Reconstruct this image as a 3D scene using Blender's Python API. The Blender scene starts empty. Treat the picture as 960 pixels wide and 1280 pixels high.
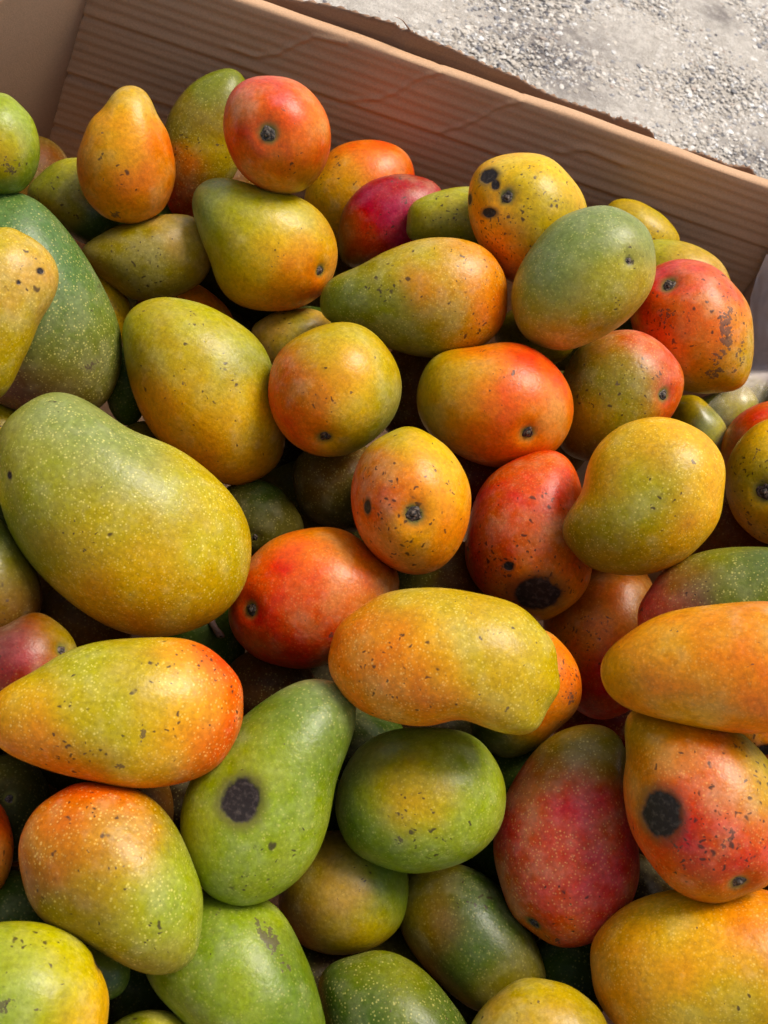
import bpy, bmesh, math, random
import numpy as np
from math import radians, sin, cos, tan, pi
from mathutils import Vector, Matrix, noise

random.seed(7); rng = np.random.default_rng(7)
scene = bpy.context.scene
COL = scene.collection

# ------------------------------------------------------------------ camera
PITCH, ROLL, VFOV, DIST = 52.0, 27.0, 45.0, 0.69
P_, R_ = radians(PITCH), radians(ROLL)
CH = DIST * sin(P_)
CAM = np.array([0, 0, CH])
FPX = 640 / tan(radians(VFOV / 2))
FW = np.array([0, cos(P_), -sin(P_)])
R0 = np.array([1, 0, 0.]); U0 = np.array([0, sin(P_), cos(P_)])
RT = cos(R_) * R0 + sin(R_) * U0
UP = -sin(R_) * R0 + cos(R_) * U0
cd = bpy.data.cameras.new('camera'); co = bpy.data.objects.new('camera', cd); COL.objects.link(co)
m = Matrix.Identity(4)
for i in range(3):
    m[i][0] = RT[i]; m[i][1] = UP[i]; m[i][2] = -FW[i]; m[i][3] = CAM[i]
co.matrix_world = m
cd.sensor_fit = 'VERTICAL'; cd.sensor_height = 36; cd.lens = 18 / tan(radians(VFOV / 2))
cd.clip_start = 0.02; cd.clip_end = 200
cd.dof.use_dof = True; cd.dof.focus_distance = 0.64; cd.dof.aperture_fstop = cd.lens / 1.5
scene.camera = co

# ------------------------------------------------------------------ light
SUN_EL, SUN_AZ = 66.0, 30.0          # azimuth clockwise from +Y (away from the viewer)
w = bpy.data.worlds.new('World'); scene.world = w; w.use_nodes = True
nt = w.node_tree; bg = nt.nodes['Background']
sky = nt.nodes.new('ShaderNodeTexSky'); sky.sky_type = 'NISHITA'; sky.sun_disc = False
sky.sun_elevation = radians(SUN_EL); sky.sun_rotation = radians(SUN_AZ)
sky.air_density = 1.0; sky.dust_density = 4.0; sky.ozone_density = 0.6
nt.links.new(sky.outputs[0], bg.inputs[0]); bg.inputs[1].default_value = 0.082
sd = bpy.data.lights.new('sun', 'SUN'); so = bpy.data.objects.new('sun', sd); COL.objects.link(so)
sd.energy = 1.7; sd.angle = radians(24); sd.color = (1, 0.925, 0.81)
az, el = radians(SUN_AZ), radians(SUN_EL)
sdir = Vector((sin(az) * cos(el), cos(az) * cos(el), sin(el)))
so.rotation_euler = sdir.to_track_quat('Z', 'Y').to_euler()
vs = scene.view_settings; vs.view_transform = 'Standard'; vs.look = 'None'; vs.gamma = 1
vs.exposure = 0.82
scene.render.engine = 'CYCLES'
cy = scene.cycles; cy.max_bounces = 4; cy.diffuse_bounces = 2; cy.glossy_bounces = 1; cy.transparent_max_bounces = 6
cy.use_adaptive_sampling = True; cy.adaptive_threshold = 0.02; cy.caustics_reflective = False; cy.caustics_refractive = False

# ------------------------------------------------------------------ helpers
def ray(x, y):
    return FW + (x - 480) / FPX * RT - (y - 640) / FPX * UP
def at_z(x, y, z):
    d = ray(x, y); return CAM + d * ((z - CH) / d[2])
def at_plane(x, y, p0, n):
    d = ray(x, y); return CAM + d * (((p0 - CAM) @ n) / (d @ n))
def lin(c):
    c = np.asarray(c, float) / 255
    return np.where(c <= 0.04045, c / 12.92, ((c + 0.055) / 1.055) ** 2.4)
def tag(o, label=None, cat=None, group=None, kind=None):
    for k, v in (('label', label), ('category', cat), ('group', group), ('kind', kind)):
        if v: o[k] = v
    return o
def link_mesh(name, verts, faces, mat, parent=None, smooth=True):
    me = bpy.data.meshes.new(name)
    me.from_pydata([tuple(v) for v in verts], [], [tuple(f) for f in faces])
    me.materials.append(mat)
    if smooth: me.polygons.foreach_set('use_smooth', [True] * len(me.polygons))
    o = bpy.data.objects.new(name, me); COL.objects.link(o); o.parent = parent
    return o
class NT:
    def __init__(s, name):
        s.m = bpy.data.materials.new(name); s.m.use_nodes = True; s.t = s.m.node_tree
        s.b = s.t.nodes['Principled BSDF']
    def n(s, typ, **kw):
        nd = s.t.nodes.new(typ)
        for k, v in kw.items():
            if k in nd.inputs.keys(): s.set(nd, k, v)
            else: setattr(nd, k, v)
        return nd
    def set(s, nd, k, v):
        if isinstance(v, bpy.types.NodeSocket): s.t.links.new(v, nd.inputs[k])
        else: nd.inputs[k].default_value = v
    def math(s, op, a, b=0.0, clamp=False):
        nd = s.t.nodes.new('ShaderNodeMath'); nd.operation = op; nd.use_clamp = clamp
        s.set(nd, 0, a); s.set(nd, 1, b); return nd.outputs[0]
    def step(s, v, lo, hi):
        nd = s.t.nodes.new('ShaderNodeMapRange'); nd.interpolation_type = 'SMOOTHSTEP'
        s.set(nd, 0, v); s.set(nd, 1, lo); s.set(nd, 2, hi); return nd.outputs[0]
    def mix(s, f, a, b, blend='MIX'):
        nd = s.t.nodes.new('ShaderNodeMix'); nd.data_type = 'RGBA'; nd.blend_type = blend
        s.set(nd, 0, f); s.set(nd, 6, a); s.set(nd, 7, b); return nd.outputs[2]
    def attr(s, name, out='Fac'):
        nd = s.t.nodes.new('ShaderNodeAttribute'); nd.attribute_name = name; return nd.outputs[out]

# ------------------------------------------------------------------ materials
def mango_material():
    t = NT('mango_skin')
    tc = t.n('ShaderNodeTexCoord'); oi = t.n('ShaderNodeObjectInfo')
    off = t.n('ShaderNodeVectorMath', operation='SCALE'); t.set(off, 0, (7.3, 3.1, 5.7)); t.set(off, 'Scale', oi.outputs['Random'])
    ad = t.n('ShaderNodeVectorMath', operation='ADD'); t.set(ad, 0, tc.outputs['Object']); t.set(ad, 1, off.outputs[0])
    V = ad.outputs[0]
    def noise_(scale, detail=3, rough=0.55, vec=V):
        nd = t.n('ShaderNodeTexNoise'); t.set(nd, 'Vector', vec); t.set(nd, 'Scale', scale)
        t.set(nd, 'Detail', detail); t.set(nd, 'Roughness', rough); return nd.outputs[0]
    def vor(scale, vec=V):
        nd = t.n('ShaderNodeTexVoronoi'); t.set(nd, 'Vector', vec); t.set(nd, 'Scale', scale); return nd
    col = t.attr('Col', 'Color')
    big = noise_(38, 2); mid = noise_(110, 3, 0.65); fine = noise_(420, 2, 0.6)
    # natural mottling of the skin: value and hue wander a little
    hs = t.n('ShaderNodeHueSaturation'); t.set(hs, 'Color', col)
    t.set(hs, 'Hue', t.math('ADD', 0.5, t.math('MULTIPLY', t.math('SUBTRACT', big, 0.5), 0.075)))
    t.set(hs, 'Saturation', t.math('ADD', 1.06, t.math('MULTIPLY', t.math('SUBTRACT', mid, 0.5), -0.3)))
    t.set(hs, 'Value', t.math('ADD', 1.0, t.math('MULTIPLY', t.math('SUBTRACT', mid, 0.5), 0.42)))
    c = hs.outputs[0]
    # fine porous grain
    # greyish bloom in soft patches
    bl = t.step(t.math('MULTIPLY', big, t.math('ADD', 0.6, t.math('MULTIPLY', mid, 0.8))), 0.5, 0.72)
    c = t.mix(t.math('MULTIPLY', bl, 0.16), c, (0.42, 0.36, 0.20, 1))
    # pale lenticels, two sizes, density varying
    lent = t.attr('lent')
    dens = t.step(big, 0.32, 0.56)
    v1 = vor(320); v2 = vor(640)
    sp1 = t.n('ShaderNodeSeparateColor'); t.set(sp1, 0, v1.outputs['Color'])
    sp2 = t.n('ShaderNodeSeparateColor'); t.set(sp2, 0, v2.outputs['Color'])
    g = t.math('ADD', 0.93, t.math('ADD', t.math('MULTIPLY', t.math('SUBTRACT', fine, 0.5), 0.7), t.math('MULTIPLY', sp2.outputs[2], 0.16)))
    gm = t.n('ShaderNodeVectorMath', operation='SCALE'); t.set(gm, 0, c); t.set(gm, 'Scale', g); c = gm.outputs[0]
    d1 = t.math('MULTIPLY', t.step(v1.outputs['Distance'], t.math('ADD', 0.11, t.math('MULTIPLY', sp1.outputs[0], 0.18)), 0.05), t.math('GREATER_THAN', sp1.outputs[1], 0.12))
    d2 = t.math('MULTIPLY', t.step(v2.outputs['Distance'], 0.38, 0.12), t.math('GREATER_THAN', sp2.outputs[1], 0.25))
    dd = t.math('MAXIMUM', d1, t.math('MULTIPLY', d2, 0.72))
    dd = t.math('MULTIPLY', dd, t.math('MULTIPLY', lent, t.math('ADD', 0.35, t.math('MULTIPLY', dens, 0.65))))
    lc = t.mix(0.45, c, (0.80, 0.66, 0.20, 1))
    lc2 = t.mix(1.0, lc, (1.35, 1.35, 1.3, 1), 'MULTIPLY')
    c = t.mix(t.math('MULTIPLY', dd, 0.85, True), c, lc2)
    # green ring round a stem scar
    halo = t.math('MULTIPLY', t.attr('halo'), t.math('ADD', 0.6, t.math('MULTIPLY', mid, 0.8)))
    c = t.mix(t.step(halo, 0.25, 0.85), c, (0.17, 0.16, 0.030, 1))
    c = t.mix(t.step(halo, 0.66, 1.0), c, (0.035, 0.030, 0.014, 1))
    # dark specks
    spk = t.attr('speck')
    warp = t.n('ShaderNodeVectorMath', operation='SCALE')
    nw = t.n('ShaderNodeTexNoise'); t.set(nw, 'Vector', V); t.set(nw, 'Scale', 330.0); t.set(nw, 'Detail', 0.0)
    t.set(warp, 0, nw.outputs['Color']); t.set(warp, 'Scale', 0.004)
    wv = t.n('ShaderNodeVectorMath', operation='ADD'); t.set(wv, 0, V); t.set(wv, 1, warp.outputs[0])
    def specks(scale, r, k):
        v = vor(scale, wv.outputs[0]); s = t.n('ShaderNodeSeparateColor'); t.set(s, 0, v.outputs['Color'])
        rad = t.math('MULTIPLY', r, t.math('ADD', 0.35, s.outputs[1]))
        dot = t.step(v.outputs['Distance'], rad, t.math('MULTIPLY', rad, 0.42))
        return t.math('MULTIPLY', dot, t.math('LESS_THAN', s.outputs[0], t.math('MULTIPLY', spk, k)))
    sk = t.math('MAXIMUM', specks(190, 0.30, 0.65), specks(420, 0.40, 0.8))
    c = t.mix(t.math('MULTIPLY', sk, 0.82), c, (0.045, 0.022, 0.012, 1))
    # scuffs, brown-grey scars broken up by noise
    scf = t.math('MULTIPLY', t.attr('scuff'), t.math('ADD', t.math('ADD', t.math('MULTIPLY', t.math('SUBTRACT', fine, 0.5), 2.4), t.math('ADD', 0.36, t.math('MULTIPLY', t.math('SUBTRACT', mid, 0.5), 1.4))), 0.12))
    scm = t.step(scf, 0.33, 0.46)
    c = t.mix(t.math('MULTIPLY', scm, 0.78), c, (0.085, 0.052, 0.034, 1))
    # black rot patches
    rot = t.math('ADD', t.attr('rot'), t.math('ADD', t.math('MULTIPLY', t.math('SUBTRACT', mid, 0.5), 0.6), t.math('MULTIPLY', t.math('SUBTRACT', fine, 0.5), 0.15)))
    rm = t.step(rot, -0.02, 0.24)
    c = t.mix(t.math('MULTIPLY', t.step(rot, -0.5, 0.05), 0.6), c, (0.09, 0.05, 0.02, 1))
    rc = t.mix(t.step(fine, 0.45, 0.75), (0.018, 0.011, 0.008, 1), (0.070, 0.050, 0.038, 1))
    c = t.mix(rm, c, rc)
    t.set(t.b, 'Base Color', c)
    ro = t.math('ADD', 0.24, t.math('MULTIPLY', mid, 0.24)); ro = t.math('ADD', ro, t.math('MULTIPLY', rm, 0.22), True)
    t.set(t.b, 'Roughness', ro)
    t.set(t.b, 'Specular IOR Level', 0.35)
    h = t.math('ADD', t.math('MULTIPLY', fine, 0.6), t.math('MULTIPLY', mid, 1.2))
    h = t.math('SUBTRACT', h, t.math('MULTIPLY', rm, 0.9)); h = h
    bp = t.n('ShaderNodeBump'); t.set(bp, 'Strength', 0.32); t.set(bp, 'Distance', 0.0008); t.set(bp, 'Height', h)
    t.set(t.b, 'Normal', bp.outputs[0])
    return t.m
MANGO = mango_material()

def stem_material():
    t = NT('stem_scar_bark'); tc = t.n('ShaderNodeTexCoord')
    nd = t.n('ShaderNodeTexNoise', Scale=700.0, Detail=4.0); t.set(nd, 'Vector', tc.outputs['Object'])
    t.set(t.b, 'Base Color', t.mix(t.step(nd.outputs[0], 0.4, 0.7), (0.022, 0.014, 0.009, 1), (0.20, 0.14, 0.095, 1)))
    t.set(t.b, 'Roughness', 0.6)
    bp = t.n('ShaderNodeBump', Strength=0.8, Distance=0.0006); t.set(bp, 'Height', nd.outputs[0]); t.set(t.b, 'Normal', bp.outputs[0])
    return t.m
STEM = stem_material()

def cardboard(name, base, dark, flute=True, axis=None):
    t = NT(name); tc = t.n('ShaderNodeTexCoord')
    V = tc.outputs['Object']
    mp = t.n('ShaderNodeMapping'); t.set(mp, 'Vector', V); mp.inputs['Scale'].default_value = (0.02, 0.02, 22)
    n1 = t.n('ShaderNodeTexNoise', Scale=9.0, Detail=3.0, Roughness=0.5); t.set(n1, 'Vector', mp.outputs[0])
    n2 = t.n('ShaderNodeTexNoise', Scale=900.0, Detail=3.0); t.set(n2, 'Vector', V)
    n3 = t.n('ShaderNodeTexNoise', Scale=14.0, Detail=4.0); t.set(n3, 'Vector', V)
    c = t.mix(t.step(n1.outputs[0], 0.3, 0.72), dark + (1,), base + (1,))
    c = t.mix(t.math('MULTIPLY', t.step(n3.outputs[0], 0.4, 0.75), 0.22), c, tuple(min(1, 1.25 * b) for b in base) + (1,))
    g = t.math('ADD', 1.0, t.math('MULTIPLY', t.math('SUBTRACT', n2.outputs[0], 0.5), 0.5))
    sc = t.n('ShaderNodeVectorMath', operation='SCALE'); t.set(sc, 0, c); t.set(sc, 'Scale', g)
    t.set(t.b, 'Base Color', sc.outputs[0]); t.set(t.b, 'Roughness', 0.68); t.set(t.b, 'Specular IOR Level', 0.35)
    bp = t.n('ShaderNodeBump', Strength=0.3, Distance=0.0006)
    t.set(bp, 'Height', n2.outputs[0]); t.set(t.b, 'Normal', bp.outputs[0])
    return t.m

# ------------------------------------------------------------------ box geometry
ZR, ZB = 0.060, -0.235
ra, rb_ = at_z(300, 5, ZR), at_z(960, 236, ZR)
dr = rb_ - ra; dr /= np.linalg.norm(dr)
nw_ = np.array([dr[1], -dr[0], 0.])              # wall normal, into the box
YAW = math.atan2(dr[1], dr[0])
def on_wall(x, y): return at_plane(x, y, ra, nw_)
def wall_sz(p): return (p - ra) @ dr, p[2]

CB_IN = cardboard('cardboard_inner', (0.62, 0.375, 0.205), (0.60, 0.36, 0.197), axis=YAW)
CB_EDGE = cardboard('cardboard_torn', (0.36, 0.21, 0.12), (0.26, 0.145, 0.08), axis=YAW)
CB_FLAT = cardboard('cardboard_side', (0.58, 0.36, 0.21), (0.56, 0.35, 0.205), axis=YAW)

box = bpy.data.objects.new('cardboard_box', None); COL.objects.link(box)
tag(box, 'open brown cardboard box with creased back wall, filled with a heap of ripe mangoes', 'box')

def seg_dist(px, py, poly):
    best = np.full(px.shape, 1e9)
    for (ax, ay), (bx, by) in zip(poly[:-1], poly[1:]):
        dx, dy = bx - ax, by - ay
        tt = np.clip(((px - ax) * dx + (py - ay) * dy) / (dx * dx + dy * dy + 1e-12), 0, 1)
        best = np.minimum(best, np.hypot(px - ax - tt * dx, py - ay - tt * dy))
    return best

def build_back_wall():
    c0 = wall_sz(on_wall(100, 0)); c1 = wall_sz(on_wall(45, 175))
    slope = (c0[0] - c1[0]) / (c0[1] - c1[1])
    sR = wall_sz(on_wall(985, 300))[0]
    nz, ns = 230, 470
    zs = np.linspace(ZB, ZR, nz); S = np.zeros((nz, ns)); Z = np.zeros((nz, ns))
    for i, z in enumerate(zs):
        s0 = c1[0] + (max(z, -0.16) - c1[1]) * slope
        S[i] = np.linspace(s0, sR, ns); Z[i] = z
    D = np.zeros_like(S)
    D += 0.00030 * np.sin(2 * pi * Z / 0.0078)          # corrugation
    D += 0.0012 * np.sin(S * 7 + 1) * np.sin((Z - ZB) * 14)                    # gentle bulge
    for z0, dep, wd in ((0.0125, 0.0017, 0.0022), (-0.037, 0.0024, 0.0026), (0.049, 0.0005, 0.002), (-0.085, 0.0016, 0.003)):
        q = (Z - z0 - 0.0003 * np.sin(S * 11)) / wd
        D += dep * (np.exp(-(q - 1.0) ** 2) * 0.6 - np.exp(-(q + 0.6) ** 2))
    for poly, amp, wd in (([(285, 58), (318, 70), (345, 68), (368, 56), (392, 46), (432, 54)], 0.0010, 0.0016),
                          ([(440, 124), (472, 124), (498, 114), (522, 98), (552, 90)], 0.0010, 0.0018),
                          ([(548, 164), (575, 158), (597, 149), (624, 133), (650, 127)], 0.0010, 0.0017),
                          ([(150, 150), (200, 165), (238, 140)], 0.0015, 0.004),
                          ([(700, 190), (735, 186), (780, 205)], 0.0014, 0.003)):
        pl = [wall_sz(on_wall(*p)) for p in poly]
        d = seg_dist(S, Z, pl); D += amp * np.exp(-(d / wd) ** 2) - amp * 0.6 * np.exp(-(seg_dist(S, Z + 0.004, pl) / (wd * 1.3)) ** 2)
    P = ra + (S[..., None]) * dr + D[..., None] * nw_
    P[..., 2] = Z
    verts = list(P.reshape(-1, 3)); faces = []
    for i in range(nz - 1):
        for j in range(ns - 1):
            a = i * ns + j; faces.append((a, a + 1, a + ns + 1, a + ns))
    # rounded fold on top and the outer face
    prev = [(nz - 1) * ns + j for j in range(ns)]
    for k, (o, dz) in enumerate([(0.0004, 0.0008), (0.0016, 0.0018), (0.0050, 0.0022), (0.0080, 0.0018), (0.0092, 0.0004), (0.0096, -0.003), (0.0094, ZB - ZR)]):
        cur = []
        for j in range(ns):
            s = S[-1, j]; wob = 0.0008 * math.sin(s * 31) + 0.0005 * math.sin(s * 83 + 1)
            p = ra + s * dr + D[-1, j] * nw_ - (o + 0.3 * wob) * nw_; p[2] = ZR + dz + (wob if dz > -.01 else 0) * .5
            cur.append(len(verts)); verts.append(p)
        for j in range(ns - 1): faces.append((prev[j], prev[j + 1], cur[j + 1], cur[j]))
        prev = cur
    link_mesh('back_wall', verts, faces, CB_IN, box)
    return P[0, 0], P[-1, 0], P[0, -1], P[-1, -1]
LB, LT, RB, RTp = build_back_wall()

def sheet(name, a_bot, a_top, d, length, mat, thick, nseg=60):
    """side panel starting on the edge a_bot-a_top and running along d"""
    d = np.array(d, float); d /= np.linalg.norm(d)
    e = a_top - a_bot; n = np.cross(d, e); n /= np.linalg.norm(n)
    verts, faces = [], []; nz = 24
    for side in (0, 1):
        for i in range(nz + 1):
            for j in range(nseg + 1):
                u, v = i / nz, j / nseg
                w_ = 0.0016 * math.sin(v * 9 + u * 3) + 0.0010 * math.sin(v * 31) * math.sin(u * 7)
                verts.append(a_bot + e * u + d * length * v + n * (w_ + side * thick))
    st = (nz + 1) * (nseg + 1); r = nseg + 1
    for i in range(nz):
        for j in range(nseg):
            a = i * r + j
            faces.append((a, a + 1, a + r + 1, a + r)); faces.append((st + a, st + a + r, st + a + r + 1, st + a + 1))
    for j in range(nseg):
        a = nz * r + j; faces.append((a, a + 1, st + a + 1, st + a))
    for i in range(nz):
        a = i * r; faces.append((a, a + r, st + a + r, st + a))
        a = i * r + nseg; faces.append((a, st + a, st + a + r, a + r))
    return link_mesh(name, verts, faces, mat, box)
LTx = LT + (LT - LB) / (LT[2] - LB[2]) * 0.02
sheet('left_wall', LB - nw_ * 0.004, LTx - nw_ * 0.004, (-0.16, -1, 0), 0.9, CB_FLAT, -0.005)
sheet('right_wall', RB + dr * .002, RTp + dr * .002, (0.42, -1, 0), 0.9, CB_FLAT, 0.005)
def quad_panel(name, pts, thick, mat):
    v = [np.array(p) for p in pts]; v += [p + np.array([0, 0, -thick]) for p in v[:4]]
    f = [(0, 1, 2, 3), (7, 6, 5, 4), (0, 4, 5, 1), (1, 5, 6, 2), (2, 6, 7, 3), (3, 7, 4, 0)]
    return link_mesh(name, v, f, mat, box, False)
dl = np.array((-0.16, -1, 0)); dl /= np.linalg.norm(dl); dq = np.array((0.42, -1, 0)); dq /= np.linalg.norm(dq)
quad_panel('box_floor', [LB, RB, RB + dq * .9, LB + dl * .9], 0.005, CB_FLAT)
fa, fb = LB + dl * .9, RB + dq * .9
sheet('front_wall', fa, fa + np.array([0, 0, 0.22]), fb - fa, float(np.linalg.norm(fb - fa)), CB_FLAT, -0.005)

# torn outer flap standing just behind the rim
def torn_flap():
    p0 = ra - nw_ * 0.016
    rag = [(255, -40), (300, -18), (335, -4), (372, 2), (405, 6), (440, 13), (468, 22), (492, 30), (500, 37), (512, 37), (521, 42), (548, 56),
           (575, 67), (603, 79), (622, 86), (645, 96), (662, 108), (685, 118), (712, 127), (735, 135), (757, 144),
           (768, 149), (776, 147), (792, 154), (808, 161), (815, 168), (824, 180), (842, 183), (862, 190), (880, 195), (897, 200),
           (908, 205), (920, 208), (937, 211), (944, 219), (954, 230), (975, 243), (1000, 256)]
    pts = []
    for (ax, ay), (bx, by) in zip(rag[:-1], rag[1:]):
        k = 7
        for i in range(k):
            u = i / k; x, y = ax + (bx - ax) * u, ay + (by - ay) * u
            y += 1.5 * noise.noise(Vector((x * .11, 0, 0))) + 1.3 * noise.noise(Vector((x * .45, 3, 0)))
            pts.append(at_plane(x, y, p0, nw_))
    verts, faces = [], []
    n = len(pts)
    rows = [0, .0015, .008, .02, .05, .12]
    for side in (0, 1):
        for r in rows:
            for i, p in enumerate(pts):
                q = p - nw_ * (0.0032 * side) + nw_ * 0.0012 * math.sin(i * .21 + r * 50); q = q.copy(); q[2] -= r
                if side and r == 0: q[2] -= 0.0012 * (1 + math.sin(i * 1.7))
                verts.append(q)
    st = len(rows) * n
    for r in range(len(rows) - 1):
        for i in range(n - 1):
            a = r * n + i
            faces.append((a, a + 1, a + n + 1, a + n)); faces.append((st + a, st + a + n, st + a + n + 1, st + a + 1))
    for i in range(n - 1): faces.append((i, st + i, st + i + 1, i + 1))
    link_mesh('torn_flap', verts, faces, CB_EDGE, box)
    # a curl of torn paper fibre
    c = [at_plane(x, y, p0, nw_) for x, y in ((512, 37), (509, 30), (505, 22), (499, 16), (494, 12))]
    verts, faces = [], []
    for i, q in enumerate(c):
        r = 0.0009 * (1 - i / 5)
        for k in range(5):
            a = k * 2 * pi / 5; verts.append(q + dr * r * cos(a) + nw_ * (r * sin(a) + .002 * i) )
    for i in range(4):
        for k in range(5): faces.append((i * 5 + k, i * 5 + (k + 1) % 5, i * 5 + 5 + (k + 1) % 5, i * 5 + 5 + k))
    link_mesh('paper_shred', verts, faces, CB_EDGE, box)
torn_flap()

# ------------------------------------------------------------------ ground
ZG = ZB - 0.06
def ground_materials():
    t = NT('sandy_ground'); tc = t.n('ShaderNodeTexCoord'); V = tc.outputs['Object']
    def nz(s, d=4.0, r=0.6):
        nd = t.n('ShaderNodeTexNoise', Scale=s, Detail=d, Roughness=r); t.set(nd, 'Vector', V); return nd.outputs[0]
    c = t.mix(t.step(nz(90.), 0.35, 0.68), (0.46, 0.41, 0.34, 1), (0.64, 0.585, 0.50, 1))
    c = t.mix(t.math('MULTIPLY', t.step(nz(450.), 0.5, 0.72), 0.75), c, (0.20, 0.175, 0.155, 1))
    c = t.mix(t.math('MULTIPLY', t.step(nz(700.), 0.52, 0.7), 0.7), c, (0.82, 0.79, 0.72, 1))
    c = t.mix(t.math('MULTIPLY', t.attr('stain'), t.step(nz(60., 5.), 0.3, 0.62)), c, (0.17, 0.145, 0.13, 1))
    t.set(t.b, 'Base Color', c); t.set(t.b, 'Roughness', 0.85)
    bp = t.n('ShaderNodeBump', Strength=0.8, Distance=0.003); t.set(bp, 'Height', t.math('ADD', nz(420., 5.), nz(160.))); t.set(t.b, 'Normal', bp.outputs[0])
    s = NT('gravel_stone'); tc = s.n('ShaderNodeTexCoord')
    nd = s.n('ShaderNodeTexNoise', Scale=600.0, Detail=3.0); s.set(nd, 'Vector', tc.outputs['Object'])
    g = s.math('ADD', 0.75, s.math('MULTIPLY', nd.outputs[0], 0.5))
    sc = s.n('ShaderNodeVectorMath', operation='SCALE'); s.set(sc, 0, s.attr('Col', 'Color')); s.set(sc, 'Scale', g)
    s.set(s.b, 'Base Color', sc.outputs[0]); s.set(s.b, 'Roughness', 0.6)
    return t.m, s.m
GM, SM = ground_materials()
dark_c = [(at_z(692, 62, ZG), 0.085), (at_z(705, 92, ZG), 0.06), (at_z(655, 40, ZG), 0.05), (at_z(950, 198, ZG), 0.05), (at_z(900, 20, ZG), 0.03)]
def stain_at(X, Y):
    s = np.zeros_like(X)
    for (p, r) in dark_c: s = np.maximum(s, np.exp(-((X - p[0]) ** 2 + (Y - p[1]) ** 2) / (r * r)))
    return s
def ground():
    # denser in the middle, then out to the horizon
    g = np.concatenate([-np.geomspace(60, 2.2, 14), np.linspace(-2, 3.2, 261), np.geomspace(3.4, 60, 14)])
    X, Y = np.meshgrid(g, g)
    Z = ZG + 0.0022 * np.sin(X * 23 + 2 * np.sin(Y * 11)) * np.sin(Y * 19 + 1)
    n = len(g); V = np.stack([X, Y, Z], -1).reshape(-1, 3)
    a = (np.arange(n - 1)[:, None] * n + np.arange(n - 1)[None]).ravel()
    o = link_mesh('ground', V, np.stack([a, a + 1, a + n + 1, a + n], 1).tolist(), GM)
    at = o.data.attributes.new('stain', 'FLOAT', 'POINT'); at.data.foreach_set('value', stain_at(X, Y).ravel().astype(np.float32))
    tag(o, 'pale sandy ground strewn with fine gravel', kind='structure')
    # pebbles over the part that shows, with a margin
    cx = [at_z(x, y, ZG) for x, y in ((300, -120), (1100, -120), (1100, 320), (300, 0))]
    x0, x1 = min(p[0] for p in cx), max(p[0] for p in cx); y0, y1 = min(p[1] for p in cx), min(max(p[1] for p in cx), 2.6)
    N = 62000
    px = rng.uniform(x0, x1, N); py = rng.uniform(y0, y1, N)
    th = rng.uniform(0, 2 * pi, N); r = 0.0009 + 0.0032 * rng.power(0.33, N)[:] ** 1
    r = np.clip(0.0009 + 0.00095 * rng.gamma(1.25, 1.0, N), 0, 0.0062)
    asp = rng.uniform(0.55, 1, N); ht = rng.uniform(0.2, 0.55, N)
    # base stone: dome of 2 rings of 6 + top
    ang = np.arange(6) * pi / 3
    base = np.concatenate([np.stack([np.cos(ang), np.sin(ang), -0.15 + 0 * ang], 1), np.stack([.75 * np.cos(ang + .3), .75 * np.sin(ang + .3), 0.6 + 0 * ang], 1), [[0.1, 0, 1.0]]])
    bf = []
    for k in range(6):
        k2 = (k + 1) % 6; bf += [(k, k2, 6 + k2), (k, 6 + k2, 6 + k), (6 + k, 6 + k2, 12)]
    bf = np.array(bf)
    B = base[None] * (1 + 0.28 * rng.standard_normal((N, 13, 1)).clip(-1, 1))
    L = np.stack([B[..., 0] * r[:, None], B[..., 1] * (r * asp)[:, None], B[..., 2] * (r * ht)[:, None]], -1)
    c, s = np.cos(th)[:, None], np.sin(th)[:, None]
    W = np.stack([L[..., 0] * c - L[..., 1] * s + px[:, None], L[..., 0] * s + L[..., 1] * c + py[:, None], L[..., 2] + ZG], -1)
    F = (bf[None] + (np.arange(N) * 13)[:, None, None]).reshape(-1, 3)
    me = bpy.data.meshes.new('gravel'); me.from_pydata(W.reshape(-1, 3), [], F.tolist()); me.materials.append(SM)
    pal = np.array([(.56, .50, .415), (.48, .42, .34), (.67, .62, .54), (.34, .325, .31), (.20, .195, .20), (.78, .76, .71), (.50, .40, .32), (.12, .11, .11)])
    pr = np.array([.30, .15, .28, .09, .04, .11, .02, .01]); st = stain_at(px, py)
    ci = rng.choice(8, N, p=pr); dk = rng.uniform(0, 1, N) < st * .5; ci = np.where(dk, rng.choice([3, 4, 7, 1, 2], N), ci)
    cc = pal[ci] * rng.uniform(.85, 1.12, (N, 1)); cc = np.repeat(cc, 13, 0)
    ca = me.color_attributes.new('Col', 'FLOAT_COLOR', 'POINT')
    ca.data.foreach_set('color', np.concatenate([cc, np.ones((len(cc), 1))], 1).ravel().astype(np.float32))
    o = bpy.data.objects.new('gravel', me); COL.objects.link(o)
    tag(o, 'fine beige, grey and white gravel scattered on the sandy ground', 'gravel', kind='stuff')
ground()

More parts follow.
